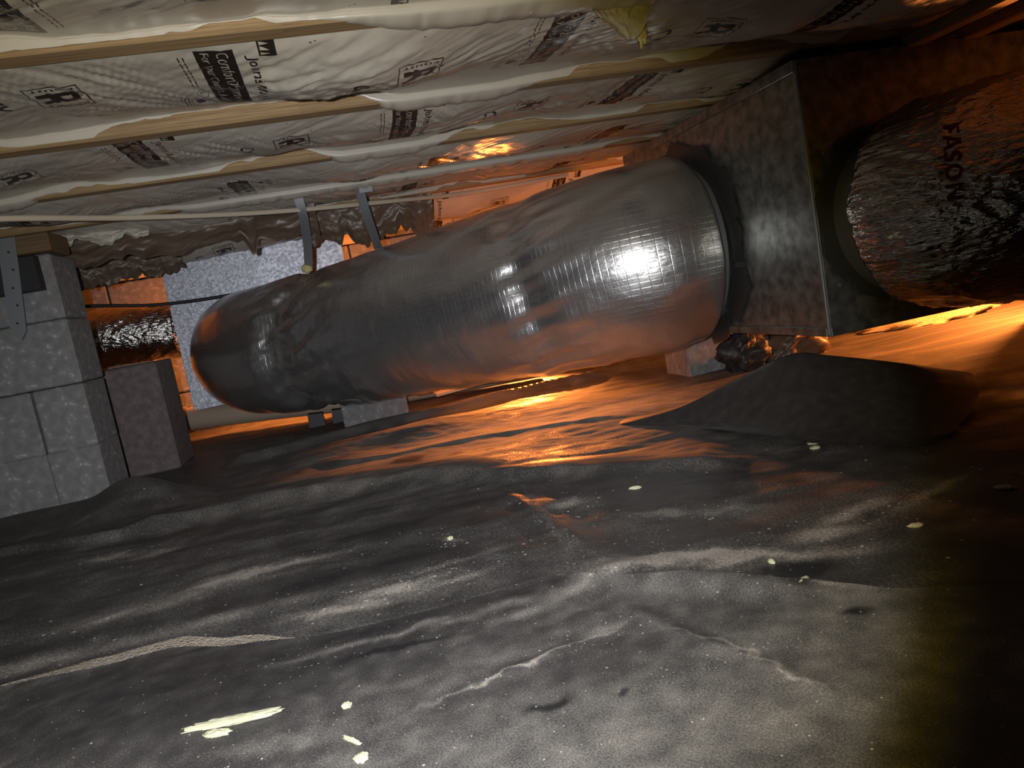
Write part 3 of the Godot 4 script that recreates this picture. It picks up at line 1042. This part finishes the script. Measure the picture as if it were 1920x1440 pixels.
# ==================================================================== sheet metal boxes
func build_near_plenum() -> void:
	var t := thing("sheet_metal_plenum", "large dull galvanized sheet metal box at the right between two foil ducts", "plenum", Vector3(1.113, 0.17, -1.588))
	var zinc: Material = mats["old_zinc"]
	var hgt := 0.65
	part("side_panel", cbox(Vector3(0.004, hgt, 1.09), 0.0015), zinc, t, Vector3(0.002, hgt / 2, -0.545))
	part("front_panel", cbox(Vector3(0.46, hgt, 0.004), 0.0015), zinc, t, Vector3(0.232, hgt / 2, -0.002))
	part("bottom_panel", cbox(Vector3(0.46, 0.004, 1.09), 0.0015), zinc, t, Vector3(0.232, 0.002, -0.545))
	part("top_panel", cbox(Vector3(0.46, 0.004, 1.09), 0.0015), zinc, t, Vector3(0.232, hgt - 0.002, -0.545))
	part("rear_panel", cbox(Vector3(0.46, hgt, 0.004), 0.0015), zinc, t, Vector3(0.232, hgt / 2, -1.088))
	part("end_panel", cbox(Vector3(0.004, hgt, 1.09), 0.0015), zinc, t, Vector3(0.462, hgt / 2, -0.545))
	part("trunk", cbox(Vector3(1.2, 0.15, 0.36), 0.002), zinc, t, Vector3(1.064, hgt - 0.077, -0.184))
	# the standing corner seam and the folded bottom edge
	part("corner_seam", cbox(Vector3(0.008, hgt - 0.01, 0.008), 0.002), mats["strap_zinc"], t, Vector3(-0.001, hgt / 2, 0.001))
	var flange := part("corner_flange", cbox(Vector3(0.075, hgt - 0.006, 0.0025), 0.001), zinc, t, Vector3(0.040, hgt / 2, 0.0022))
	part("bottom_fold", cbox(Vector3(0.45, 0.022, 0.005), 0.0015), zinc, t, Vector3(0.227, 0.012, 0.003))
	part("bottom_fold", cbox(Vector3(0.005, 0.022, 1.07), 0.0015), zinc, t, Vector3(-0.002, 0.012, -0.54))
	part("top_fold", cbox(Vector3(0.006, 0.028, 1.07), 0.0015), zinc, t, Vector3(-0.002, hgt - 0.014, -0.54))
	var screw := CylinderMesh.new()
	screw.top_radius = 0.0035
	screw.bottom_radius = 0.005
	screw.height = 0.004
	screw.radial_segments = 8
	screw.rings = 1
	for y in [0.12, 0.30, 0.43, 0.58]:
		var s := part("screw", screw, mats["strap_zinc"], flange, Vector3(0.0, y - hgt / 2, 0.0028))
		s.rotation.x = PI / 2
	# dark flaps of tape round the two collars
	var n := 0
	for a in [[-62, 0.05], [-30, 0.085], [2, 0.06], [24, 0.085], [52, 0.07], [80, 0.06], [108, 0.05]]:
		var ang := deg_to_rad(a[0])
		var r0 := 0.275
		var r1: float = 0.285 + a[1]
		var q := []
		for e in [[-0.24, r0], [0.26, r0], [0.30, r1 - 0.03], [0.06 + 0.1 * (n % 2), r1], [-0.22, r1 - 0.02]]:
			var b: float = ang + e[0]
			q.append(Vector2(cos(b), sin(b)) * e[1])
		var f := part("tape_flap", plate(q, 0.0015), mats["dark_tape"], t, Vector3(-0.0045 - 0.0012 * n, 0.267, -0.665))
		f.rotation.y = -PI / 2
		n += 1
	for a in [[95, 0.02], [130, 0.05], [165, 0.06], [198, 0.055], [230, 0.03]]:
		var ang := deg_to_rad(a[0])
		var q := []
		for e in [[-0.32, 0.18], [0.32, 0.18], [0.34, 0.205 + a[1] * 0.6], [0.0, 0.215 + a[1] * 0.6], [-0.30, 0.20 + a[1] * 0.6]]:
			var b: float = ang + e[0]
			q.append(Vector2(cos(b), sin(b)) * e[1])
		part("tape_flap", plate(q, 0.0015), mats["dark_tape"], t, Vector3(0.235, 0.267, 0.006 + 0.0012 * n))
		n += 1

func build_far_plenum() -> void:
	var t := thing("sheet_metal_plenum", "bright spangled galvanized sheet metal box at the far end of the big duct", "plenum", Vector3(-0.706, 0.148, -3.45))
	var zinc: Material = mats["bright_zinc"]
	part("front_panel", cbox(Vector3(0.75, 0.69, 0.004), 0.0015), zinc, t, Vector3(0.375, 0.345, -0.002))
	part("side_panel", cbox(Vector3(0.004, 0.69, 0.10), 0.0015), zinc, t, Vector3(0.002, 0.345, -0.054))
	part("side_panel", cbox(Vector3(0.004, 0.69, 0.10), 0.0015), zinc, t, Vector3(0.748, 0.345, -0.054))
	part("bottom_panel", cbox(Vector3(0.75, 0.004, 0.10), 0.0015), zinc, t, Vector3(0.375, 0.002, -0.054))
	part("top_panel", cbox(Vector3(0.75, 0.004, 0.10), 0.0015), zinc, t, Vector3(0.375, 0.688, -0.054))
	part("rear_panel", cbox(Vector3(0.75, 0.69, 0.004), 0.0015), zinc, t, Vector3(0.375, 0.345, -0.106))
	part("bottom_fold", cbox(Vector3(0.75, 0.02, 0.005), 0.0015), zinc, t, Vector3(0.375, 0.01, 0.003))
	part("patch_sheet", plate([Vector2(0.29, 0.40), Vector2(0.75, 0.34), Vector2(0.75, 0.688), Vector2(0.46, 0.688)], 0.003), mats["bright_zinc_coarse"], t, Vector3(0.01, 0, 0.0005))

# ==================================================================== ducts
var big_path: PackedVector3Array
var right_path: PackedVector3Array

func big_r(s: float, a: float) -> float:
	var f := clampf(s / 1.9, 0.0, 1.0)
	var r := lerpf(0.300, 0.262, smoothstep(0.1, 1.0, f))
	# foil crinkles, stronger along the middle run
	var loose := smoothstep(0.25, 0.9, s)
	r += 0.0016 * loose * n_mid.get_noise_2d(s * 11.0, sin(a) * 1.2) + 0.0004 * n_fine.get_noise_2d(s * 40.0, sin(a) * 3.0)
	r += 0.004 * n_big.get_noise_2d(s * 2.4, sin(a) * 1.2)
	# a pinch with gathered folds where the strap holds it, and one near the box
	var p := exp(-pow((s - 1.42 - 0.10 * cos(a + 0.5)) / 0.055, 2.0))
	r -= 0.034 * p
	r += 0.0085 * exp(-pow((s - 1.42) / 0.17, 2.0)) * sin(a * 15.0 + s * 12.0 + 2.5 * n_big.get_noise_2d(s * 6.0, sin(a) * 2.0))
	var q := exp(-pow((s - 0.44 - 0.05 * sin(a)) / 0.05, 2.0)) * (0.5 + 0.5 * cos(a - 0.2))
	r -= 0.016 * q
	r += 0.005 * exp(-pow((s - 0.42) / 0.13, 2.0)) * sin(a * 22.0 + 14.0 * s)
	# sag of the foil underneath
	r += 0.010 * maxf(0.0, -sin(a)) * n_big.get_noise_2d(s * 5.0, 3.0)
	# rounded ends
	r -= 0.03 * exp(-s / 0.012) + 0.02 * exp(-maxf(0.0, big_len - s) / 0.02)
	return r

var big_len := 2.0

func build_ducts() -> void:
	big_path = spline([Vector3(1.095, 0.437, -2.243), Vector3(0.93, 0.430, -2.275), Vector3(0.64, 0.405, -2.48), Vector3(0.10, 0.365, -2.90), Vector3(-0.20, 0.350, -3.13), Vector3(-0.335, 0.350, -3.24), Vector3(-0.385, 0.352, -3.34), Vector3(-0.395, 0.352, -3.447)], 0.007)
	big_len = 0.0
	for k in range(1, big_path.size()):
		big_len += big_path[k].distance_to(big_path[k - 1])
	var t := thing("insulated_duct", "long silver foil wrapped duct crossing the middle from near box to far box", "duct", Vector3.ZERO)
	part("foil_jacket", tube(big_path, 220, big_r), mats["foil"], t)
	part("collar", tube(spline([Vector3(1.115, 0.437, -2.243), Vector3(1.07, 0.437, -2.246), Vector3(1.03, 0.436, -2.25)], 0.01), 64, func(_s, _a): return 0.262), mats["strap_zinc"], t)
	wrap_text("O", big_path, big_r, 0.36, PI - 0.62, 0.018, 0.020, mats["red_print"], t)
	# right duct: out of the front of the near box, then off to the right
	right_path = spline([Vector3(1.35, 0.437, -1.53), Vector3(1.375, 0.437, -1.46), Vector3(1.50, 0.437, -1.35), Vector3(1.75, 0.437, -1.27), Vector3(2.15, 0.44, -1.22), Vector3(2.7, 0.44, -1.20)], 0.007)
	t = thing("insulated_duct", "dark crinkled silver foil duct at the right edge with red lettering", "duct", Vector3.ZERO)
	part("foil_jacket", tube(right_path, 200, right_r), mats["foil_crinkled"], t)
	part("collar", tube(spline([Vector3(1.348, 0.437, -1.587), Vector3(1.348, 0.437, -1.54), Vector3(1.352, 0.437, -1.50)], 0.01), 64, func(_s, _a): return 0.20), mats["strap_zinc"], t)
	# insulation showing at the cut end of the jacket
	part("insulation_edge", tube(spline([Vector3(1.345, 0.437, -1.545), Vector3(1.352, 0.437, -1.53), Vector3(1.365, 0.437, -1.49)], 0.008), 90, func(_s, a): return 0.224 + 0.008 * n_fine.get_noise_2d(a * 6.0, 1.0)), mats["yellow_wool"], t)
	wrap_text("FASON", right_path, right_r, 0.095, PI - 0.66, 0.165, 0.024, mats["red_print"], t)
	# small dark duct running left from the far box
	var sp := spline([Vector3(-0.704, 0.508, -3.50), Vector3(-0.80, 0.515, -3.50), Vector3(-0.98, 0.525, -3.50), Vector3(-1.5, 0.53, -3.50)], 0.008)
	t = thing("insulated_duct", "small dark foil duct between the far box and the brown pier", "duct", Vector3.ZERO)
	part("foil_jacket", tube(sp, 90, func(s, a): return 0.122 + 0.004 * n_mid.get_noise_2d(s * 22.0 + a * 2.0, a * 1.5) + 0.006 * n_big.get_noise_2d(s * 9.0, a)), mats["foil_crinkled"], t)

func right_r(s: float, a: float) -> float:
	var r := 0.238 + 0.012 * smoothstep(0.0, 0.4, s)
	r += 0.0060 * n_mid.get_noise_2d(s * 20.0, a * 2.0) + 0.0030 * n_fine.get_noise_2d(s * 50.0, a * 5.0)
	r += 0.008 * n_big.get_noise_2d(s * 4.0, a * 1.4)
	r -= 0.020 * exp(-s / 0.02)
	r += 0.010 * exp(-pow((s - 0.03) / 0.02, 2.0)) * absf(n_fine.get_noise_2d(a * 9.0, 2.0))
	return r

# Lettering that follows the skin of a duct: starts at length s, angle a, running round the duct.
func wrap_text(text: String, path: PackedVector3Array, radius: Callable, s0: float, a0: float, length: float, height: float, m: Material, parent: Node) -> void:
	var tri := glyph_triangles(text)
	var st := SurfaceTool.new()
	st.begin(Mesh.PRIMITIVE_TRIANGLES)
	for v in tri:
		var s := s0 + v.y * height
		var j := clampi(int(s / 0.007), 0, path.size() - 1)
		var a := a0 + v.x * length / 0.25
		var fr := tube_frame(path, j)
		var out: Vector3 = fr[0] * cos(a) + fr[1] * sin(a)
		st.set_normal(out)
		st.add_vertex(path[j].lerp(path[mini(j + 1, path.size() - 1)], clampf(s / 0.007 - j, 0.0, 1.0)) + out * (float(radius.call(s, a)) + 0.0018))
	part("printed_lettering", st.commit(), m, parent)

# ==================================================================== straps, cable, wires
func strip(path: PackedVector3Array, width: Vector3, thick: Vector3) -> ArrayMesh:
	var p := PackedVector3Array()
	var uv := PackedVector2Array()
	for j in path.size():
		for c in [[-1, -1], [1, -1], [1, 1], [-1, 1], [-1, -1]]:
			p.append(path[j] + width * c[0] * 0.5 + thick * c[1] * 0.5)
			uv.append(Vector2(c[0], j))
	return grid_mesh(p, uv, 5, path.size(), true)

func build_hangers() -> void:
	var t := thing("hanger_strap", "grey steel strap with pointed end hanging in front of the grey pier", "strap", Vector3(-0.875, 0.80, -2.408))
	var band := part("band", plate([Vector2(-0.022, 0.02), Vector2(0.026, 0.02), Vector2(-0.008, -0.245), Vector2(-0.026, -0.268), Vector2(-0.05, -0.245)], 0.002), mats["strap_zinc"], t)
	var hole := CylinderMesh.new()
	hole.top_radius = 0.0035
	hole.bottom_radius = 0.0035
	hole.height = 0.001
	hole.radial_segments = 10
	hole.rings = 1
	for k in 5:
		var h := part("nail_hole", hole, mats["black_paint"], band, Vector3(0.0 - 0.0065 * k + 0.006 * (k % 2), -0.02 - 0.05 * k, 0.0022))
		h.rotation.x = PI / 2
	# two straps that carry the big duct
	t = thing("hanger_strap", "upright grey steel strap with a wool tuft, holding the big duct", "strap", Vector3(-0.064, 0.845, -2.585))
	part("band", strip(spline([Vector3(0, 0.0, 0), Vector3(0.003, -0.07, -0.03), Vector3(-0.006, -0.15, -0.13), Vector3(-0.022, -0.226, -0.22)], 0.02), Vector3(0.03, 0, 0), Vector3(0, 0.0006, 0.002)), mats["strap_zinc"], t)
	t = thing("hanger_strap", "slanting grey steel strap holding the big duct, right of the upright one", "strap", Vector3(0.135, 0.84, -2.585))
	part("band", strip(spline([Vector3(0, 0.0, 0), Vector3(0.012, -0.08, -0.07), Vector3(0.038, -0.19, -0.22)], 0.02), Vector3(0.03, 0.004, 0), Vector3(0, 0.0006, 0.002)), mats["strap_zinc"], t)
	part("head_tab", cbox(Vector3(0.045, 0.03, 0.002), 0.0005), mats["strap_zinc"], t, Vector3(0.022, -0.005, 0.004))
	var o := part("wool_tuft", blob(Vector3(0.018, 0.016, 0.018), 0.35, 4), mats["yellow_wool"], self, Vector3(-0.092, 0.622, -2.80))
	tag(o, "small yellow wool tuft caught where the strap meets the duct", "insulation scrap")
	# cream cable stapled under the joists
	o = part("cable", tube(spline([Vector3(-1.5, 0.822, -1.6), Vector3(-1.05, 0.815, -1.86), Vector3(-0.727, 0.80, -2.001), Vector3(-0.499, 0.80, -2.264), Vector3(-0.168, 0.80, -2.542), Vector3(0.221, 0.805, -2.76), Vector3(0.596, 0.815, -2.95), Vector3(1.0, 0.83, -3.0)], 0.02), 12, func(_s, a): return 0.0052 + 0.0025 * absf(sin(a))), mats["cable_cream"], self)
	tag(o, "cream electric cable slung below the joists from left edge to duct", "cable")
	o = part("black_wire", tube(spline([Vector3(-1.2, 0.672, -3.30), Vector3(-0.97, 0.655, -3.30), Vector3(-0.72, 0.615, -3.32), Vector3(-0.44, 0.605, -3.34), Vector3(-0.25, 0.62, -3.36)], 0.02), 10, func(_s, _a): return 0.007), mats["black_paint"], self)
	tag(o, "black wire stretched across the bright far sheet metal box", "wire")

# A lumpy rounded body.
func blob(size: Vector3, rough: float, sd: int) -> ArrayMesh:
	var p := PackedVector3Array()
	var uv := PackedVector2Array()
	var nx := 33
	var ny := 17
	for j in ny:
		for i in nx:
			var a := TAU * i / (nx - 1)
			var b := -PI / 2 + PI * j / (ny - 1)
			var d := Vector3(cos(a) * cos(b), sin(b), sin(a) * cos(b))
			var r := 1.0 + rough * n_mid.get_noise_3d(d.x * 1.6 + sd * 3.0, d.y * 1.6, d.z * 1.6) + rough * 0.6 * n_fine.get_noise_3d(d.x * 4.0, d.y * 4.0 + sd, d.z * 4.0)
			p.append(d * r * size)
			uv.append(Vector2(a, b))
	return grid_mesh(p, uv, nx, ny, true)

# ==================================================================== things on the ground at the back
func build_back_clutter() -> void:
	var t := thing("drain_pipe", "tan plastic drain pipe lying on the ground behind the big duct", "pipe", Vector3.ZERO)
	part("pipe", tube(spline([Vector3(-0.80, 0.105, -3.62), Vector3(-0.4, 0.085, -3.5), Vector3(0.1, 0.06, -3.36), Vector3(0.8, 0.055, -3.25)], 0.05), 32, func(_s, _a): return 0.052), mats["pvc_pipe"], t)
	part("pipe_end", tube(PackedVector3Array([Vector3(-0.825, 0.106, -3.627), Vector3(-0.80, 0.105, -3.62), Vector3(-0.76, 0.104, -3.61)]), 32, func(_s, _a): return 0.057), mats["pvc_pipe"], t)
	for q in [[-0.20, -3.28, "black prop under the drain pipe, left of the low concrete block"], [-0.10, -3.26, "black prop under the drain pipe, touching the low concrete block"]]:
		var o := part("pipe_prop", plate([Vector2(-0.035, -0.02), Vector2(0.035, -0.02), Vector2(0.03, 0.05), Vector2(-0.03, 0.055)], 0.06), mats["black_paint"], self, Vector3(q[0], 0.0, q[1]))
		tag(o, q[2], "prop")
	for q in [[Vector3(0.46, 0.055, -3.10), Vector3(0.34, 0.016, 0.05), 0.22, "tan wooden stake lying under the middle of the big duct"], [Vector3(0.62, 0.05, -3.2), Vector3(0.5, 0.02, 0.05), 0.12, "longer tan wooden stake lying behind the first under the duct"]]:
		var o := part("wooden_stake", cbox(q[1], 0.003), mats["plank_tan"], self, q[0])
		o.rotation = Vector3(0.2, q[2], 0.03)
		tag(o, q[3], "stake")
	# crumpled plastic and rubble behind the near box
	var o := part("crumpled_plastic", blob(Vector3(0.09, 0.07, 0.06), 0.55, 2), mats["black_poly"], self, Vector3(1.30, 0.06, -2.33))
	tag(o, "crumpled black plastic lump beside the concrete block under the near box", "plastic")
	o = part("crumpled_plastic", blob(Vector3(0.13, 0.07, 0.06), 0.6, 7), mats["brown_facing"], self, Vector3(1.50, 0.045, -2.36))
	tag(o, "crumpled brown plastic heap under the near box, right of the black lump", "plastic")
	o = part("soil_mound", blob(Vector3(0.30, 0.045, 0.16), 0.5, 9), mats["soil"], self, Vector3(2.2, 0.0, -2.55))
	tag(o, "low mound of loose tan soil under the right foil duct", "soil")
	# lifted fold of the ground sheet
	var crest := [Vector3(0.66, 0.010, -1.90), Vector3(0.78, 0.04, -1.79), Vector3(0.88, 0.095, -1.68), Vector3(0.975, 0.157, -1.55), Vector3(1.05, 0.142, -1.50), Vector3(1.175, 0.103, -1.42), Vector3(1.30, 0.060, -1.38)]
	var foot := [Vector3(0.66, 0.006, -1.87), Vector3(0.76, 0.008, -1.70), Vector3(0.82, 0.010, -1.50), Vector3(0.85, 0.010, -1.34), Vector3(0.90, 0.010, -1.24), Vector3(0.96, 0.012, -1.18), Vector3(1.04, 0.014, -1.165)]
	var ca := spline(crest, 0.012)
	var fa := spline(foot, 0.012)
	var nx := 60
	var ny := 34
	var p := PackedVector3Array()
	var uv := PackedVector2Array()
	for j in ny:
		var v := float(j) / (ny - 1)
		for i in nx:
			var u := float(i) / (nx - 1)
			var c := sample_line(ca, u)
			var f := sample_line(fa, u)
			var q: Vector3
			if v < 0.7:
				var w := v / 0.7
				q = f.lerp(c, w)
				q.y = lerpf(f.y, c.y, pow(sin(w * PI / 2), 1.6) * 0.55 + w * w * 0.45)
				q += Vector3(0.05, 0, -0.01) * sin(PI * w) * smoothstep(0.75, 1.0, u)
			else:
				var w := (v - 0.7) / 0.3
				q = c + Vector3(0.04, 0, -0.11) * w
				q.y = lerpf(c.y, 0.0, w * w)
			q.y += 0.004 * n_mid.get_noise_2d(u * 6.0, v * 5.0) * sin(PI * minf(v / 0.7, 1.0))
			p.append(q)
			uv.append(Vector2((q.x + 1.35) / 3.1, (q.z + 3.75) / 3.1))
	o = part("plastic_fold", grid_mesh(p, uv, nx, ny), mats["black_poly"], self)
	tag(o, "raised dark fold of plastic ground sheet below the near sheet metal box", "plastic sheet")
	# a pair of boards running away overhead at the right
	for q in [[1.44, "wooden board running back overhead at top right, left of the pair"], [1.60, "wooden board running back overhead at top right, right of the pair"]]:
		var b := part("floor_brace", cbox(Vector3(0.05, 0.03, 0.42), 0.004), mats["joist_wood"], self, Vector3(q[0], 0.828, -1.40))
		tag(b, q[1], "board")

func sample_line(l: PackedVector3Array, u: float) -> Vector3:
	var k := u * (l.size() - 1)
	var i := mini(int(k), l.size() - 2)
	return l[i].lerp(l[i + 1], k - i)

# ==================================================================== torn facing
# A ragged hanging piece of film: top line a..b, hanging down by drop(u), swung by lean.
func ragged(a: Vector3, b: Vector3, drop: Callable, lean: Vector3, sd: float, amp := 1.0) -> ArrayMesh:
	var nx := 70
	var ny := 22
	var p := PackedVector3Array()
	var uv := PackedVector2Array()
	for j in ny:
		var v := float(j) / (ny - 1)
		for i in nx:
			var u := float(i) / (nx - 1)
			var d: float = drop.call(u)
			var q := a.lerp(b, u) + Vector3(0, -d * v, 0) + lean * v * v
			q += Vector3(0, 0, 0.014 * amp) * n_mid.get_noise_2d(u * 4.0 + sd, v * 2.0) + Vector3(0, 0, 0.005 * amp) * n_fine.get_noise_2d(u * 9.0 + v * 5.0, v * 2.0 + sd)
			p.append(q)
			uv.append(Vector2(u, v))
	return grid_mesh(p, uv, nx, ny)

func tear(u: float, base: float, jag: float, sd: float) -> float:
	return maxf(0.004, base + jag * 1.4 * n_mid.get_noise_2d(u * 3.4, sd) + jag * 0.5 * n_fine.get_noise_2d(u * 13.0, sd) + jag * 0.25 * n_fine.get_noise_2d(u * 41.0, sd + 3.0))

func build_torn_facing() -> void:
	var o := part("torn_facing", ragged(Vector3(-0.92, 0.855, -2.72), Vector3(-0.02, 0.845, -2.78), func(u): return tear(u, 0.105, 0.03, 1.0) + 0.07 * exp(-pow((u - 0.745) / 0.018, 2.0)), Vector3(0, 0, 0.05), 2.0), mats["brown_facing"], self)
	tag(o, "ragged brown torn film hanging before the top of the bright far box", "torn film")
	o = part("torn_facing", ragged(Vector3(-0.95, 0.85, -2.66), Vector3(-0.55, 0.845, -2.68), func(u): return tear(u, 0.036, 0.022, 4.0), Vector3(0, 0, 0.03), 5.0), mats["plain_facing"], self)
	tag(o, "white torn edge of film over the grey pier's right corner", "torn film")
	o = part("torn_facing", ragged(Vector3(-0.98, 0.80, -3.05), Vector3(-0.55, 0.79, -3.1), func(u): return tear(u, 0.085, 0.03, 7.0), Vector3(0, 0, -0.04), 8.0), mats["brown_facing"], self)
	tag(o, "crumpled film above the small duct, lit orange from behind", "torn film")
	o = part("torn_facing", ragged(Vector3(-0.06, 0.84, -2.90), Vector3(0.42, 0.835, -2.95), func(u): return tear(u, 0.13, 0.05, 9.0), Vector3(0, 0, -0.05), 11.0), mats["brown_facing"], self)
	tag(o, "brown crumpled film hanging between the two duct straps", "torn film")
	# the flap hanging from the second row of batts
	o = part("torn_facing", ragged(Vector3(0.470, 0.848, -1.19), Vector3(0.585, 0.848, -1.20), func(u): return 0.010 + 0.055 * sin(PI * pow(u, 1.2)) + 0.008 * absf(n_fine.get_noise_2d(u * 14.0, 2.0)), Vector3(0.0, 0, 0.02), 14.0, 0.35), mats["plain_facing"], self)
	tag(o, "pale torn flap of film hanging down near the top centre", "torn film")
	o = part("wool_tuft", blob(Vector3(0.010, 0.032, 0.006), 0.6, 5), mats["yellow_wool"], self, Vector3(0.568, 0.812, -1.205))
	tag(o, "yellow wool wisp dangling beside the pale torn flap", "insulation scrap")
	o = part("wool_tuft", blob(Vector3(0.06, 0.025, 0.03), 0.7, 12), mats["yellow_wool"], self, Vector3(-0.16, 0.775, -2.86))
	tag(o, "yellow wool showing behind the torn film left of the upright strap", "insulation scrap")

# ==================================================================== scraps on the ground
func build_scraps() -> void:
	var spec := [
		[-0.218, -0.868, 0.055, 0.009, 0.15, "long pale yellow insulation scrap on the near ground sheet, lower left"],
		[-0.232, -0.852, 0.016, 0.007, 0.3, "small pale crumb beside the long yellow insulation scrap"],
		[-0.087, -0.833, 0.0055, 0.0055, 0.0, "tiny round white crumb right of the long yellow scrap"],
		[-0.073, -0.727, 0.0075, 0.008, 0.0, "pale yellow crumb at the bottom of the picture, left of centre"],
		[-0.082, -0.763, 0.015, 0.002, 0.9, "thin white sliver above the pale yellow bottom crumb"],
		[0.882, -1.357, 0.014, 0.012, 0.2, "pale yellow scrap at the foot of the raised fold"],
		[0.862, -1.325, 0.010, 0.008, 0.4, "smaller pale scrap just before the one at the foot of the fold"],
		[0.478, -0.800, 0.018, 0.005, -0.6, "pale yellow scrap against the dark hole in the sheet"],
		[0.487, -0.883, 0.004, 0.006, 0.0, "pale crumb on the dust left of the dark hole"],
		[0.700, -0.865, 0.010, 0.004, 0.3, "pale crumb in the yellow rim of the torch light"],
		[0.104, -1.324, 0.006, 0.005, 0.0, "white crumb on the dark sheet near the picture's middle"],
		[0.887, -0.900, 0.014, 0.006, 0.8, "dim pale scrap in the dark at the right edge"],
		[0.473, -1.334, 0.012, 0.004, 0.3, "pale sliver beyond the crease, right of the middle"],
		[1.03, -1.40, 0.03, 0.006, 0.2, "pale strip on the dark face of the raised fold"],
	]
	var k := 0
	for s in spec:
		var y := floor_y(s[0], s[1])
		if k == 13:
			y = 0.055
		var o := part("insulation_scrap", blob(Vector3(s[2], 0.0035, s[3]), 0.4, k + 20), mats["pale_scrap"], self, Vector3(s[0], y + 0.002, s[1]))
		o.rotation.y = -float(s[4])
		tag(o, s[5], "insulation scrap", "pale scraps scattered on the ground sheets")
		k += 1
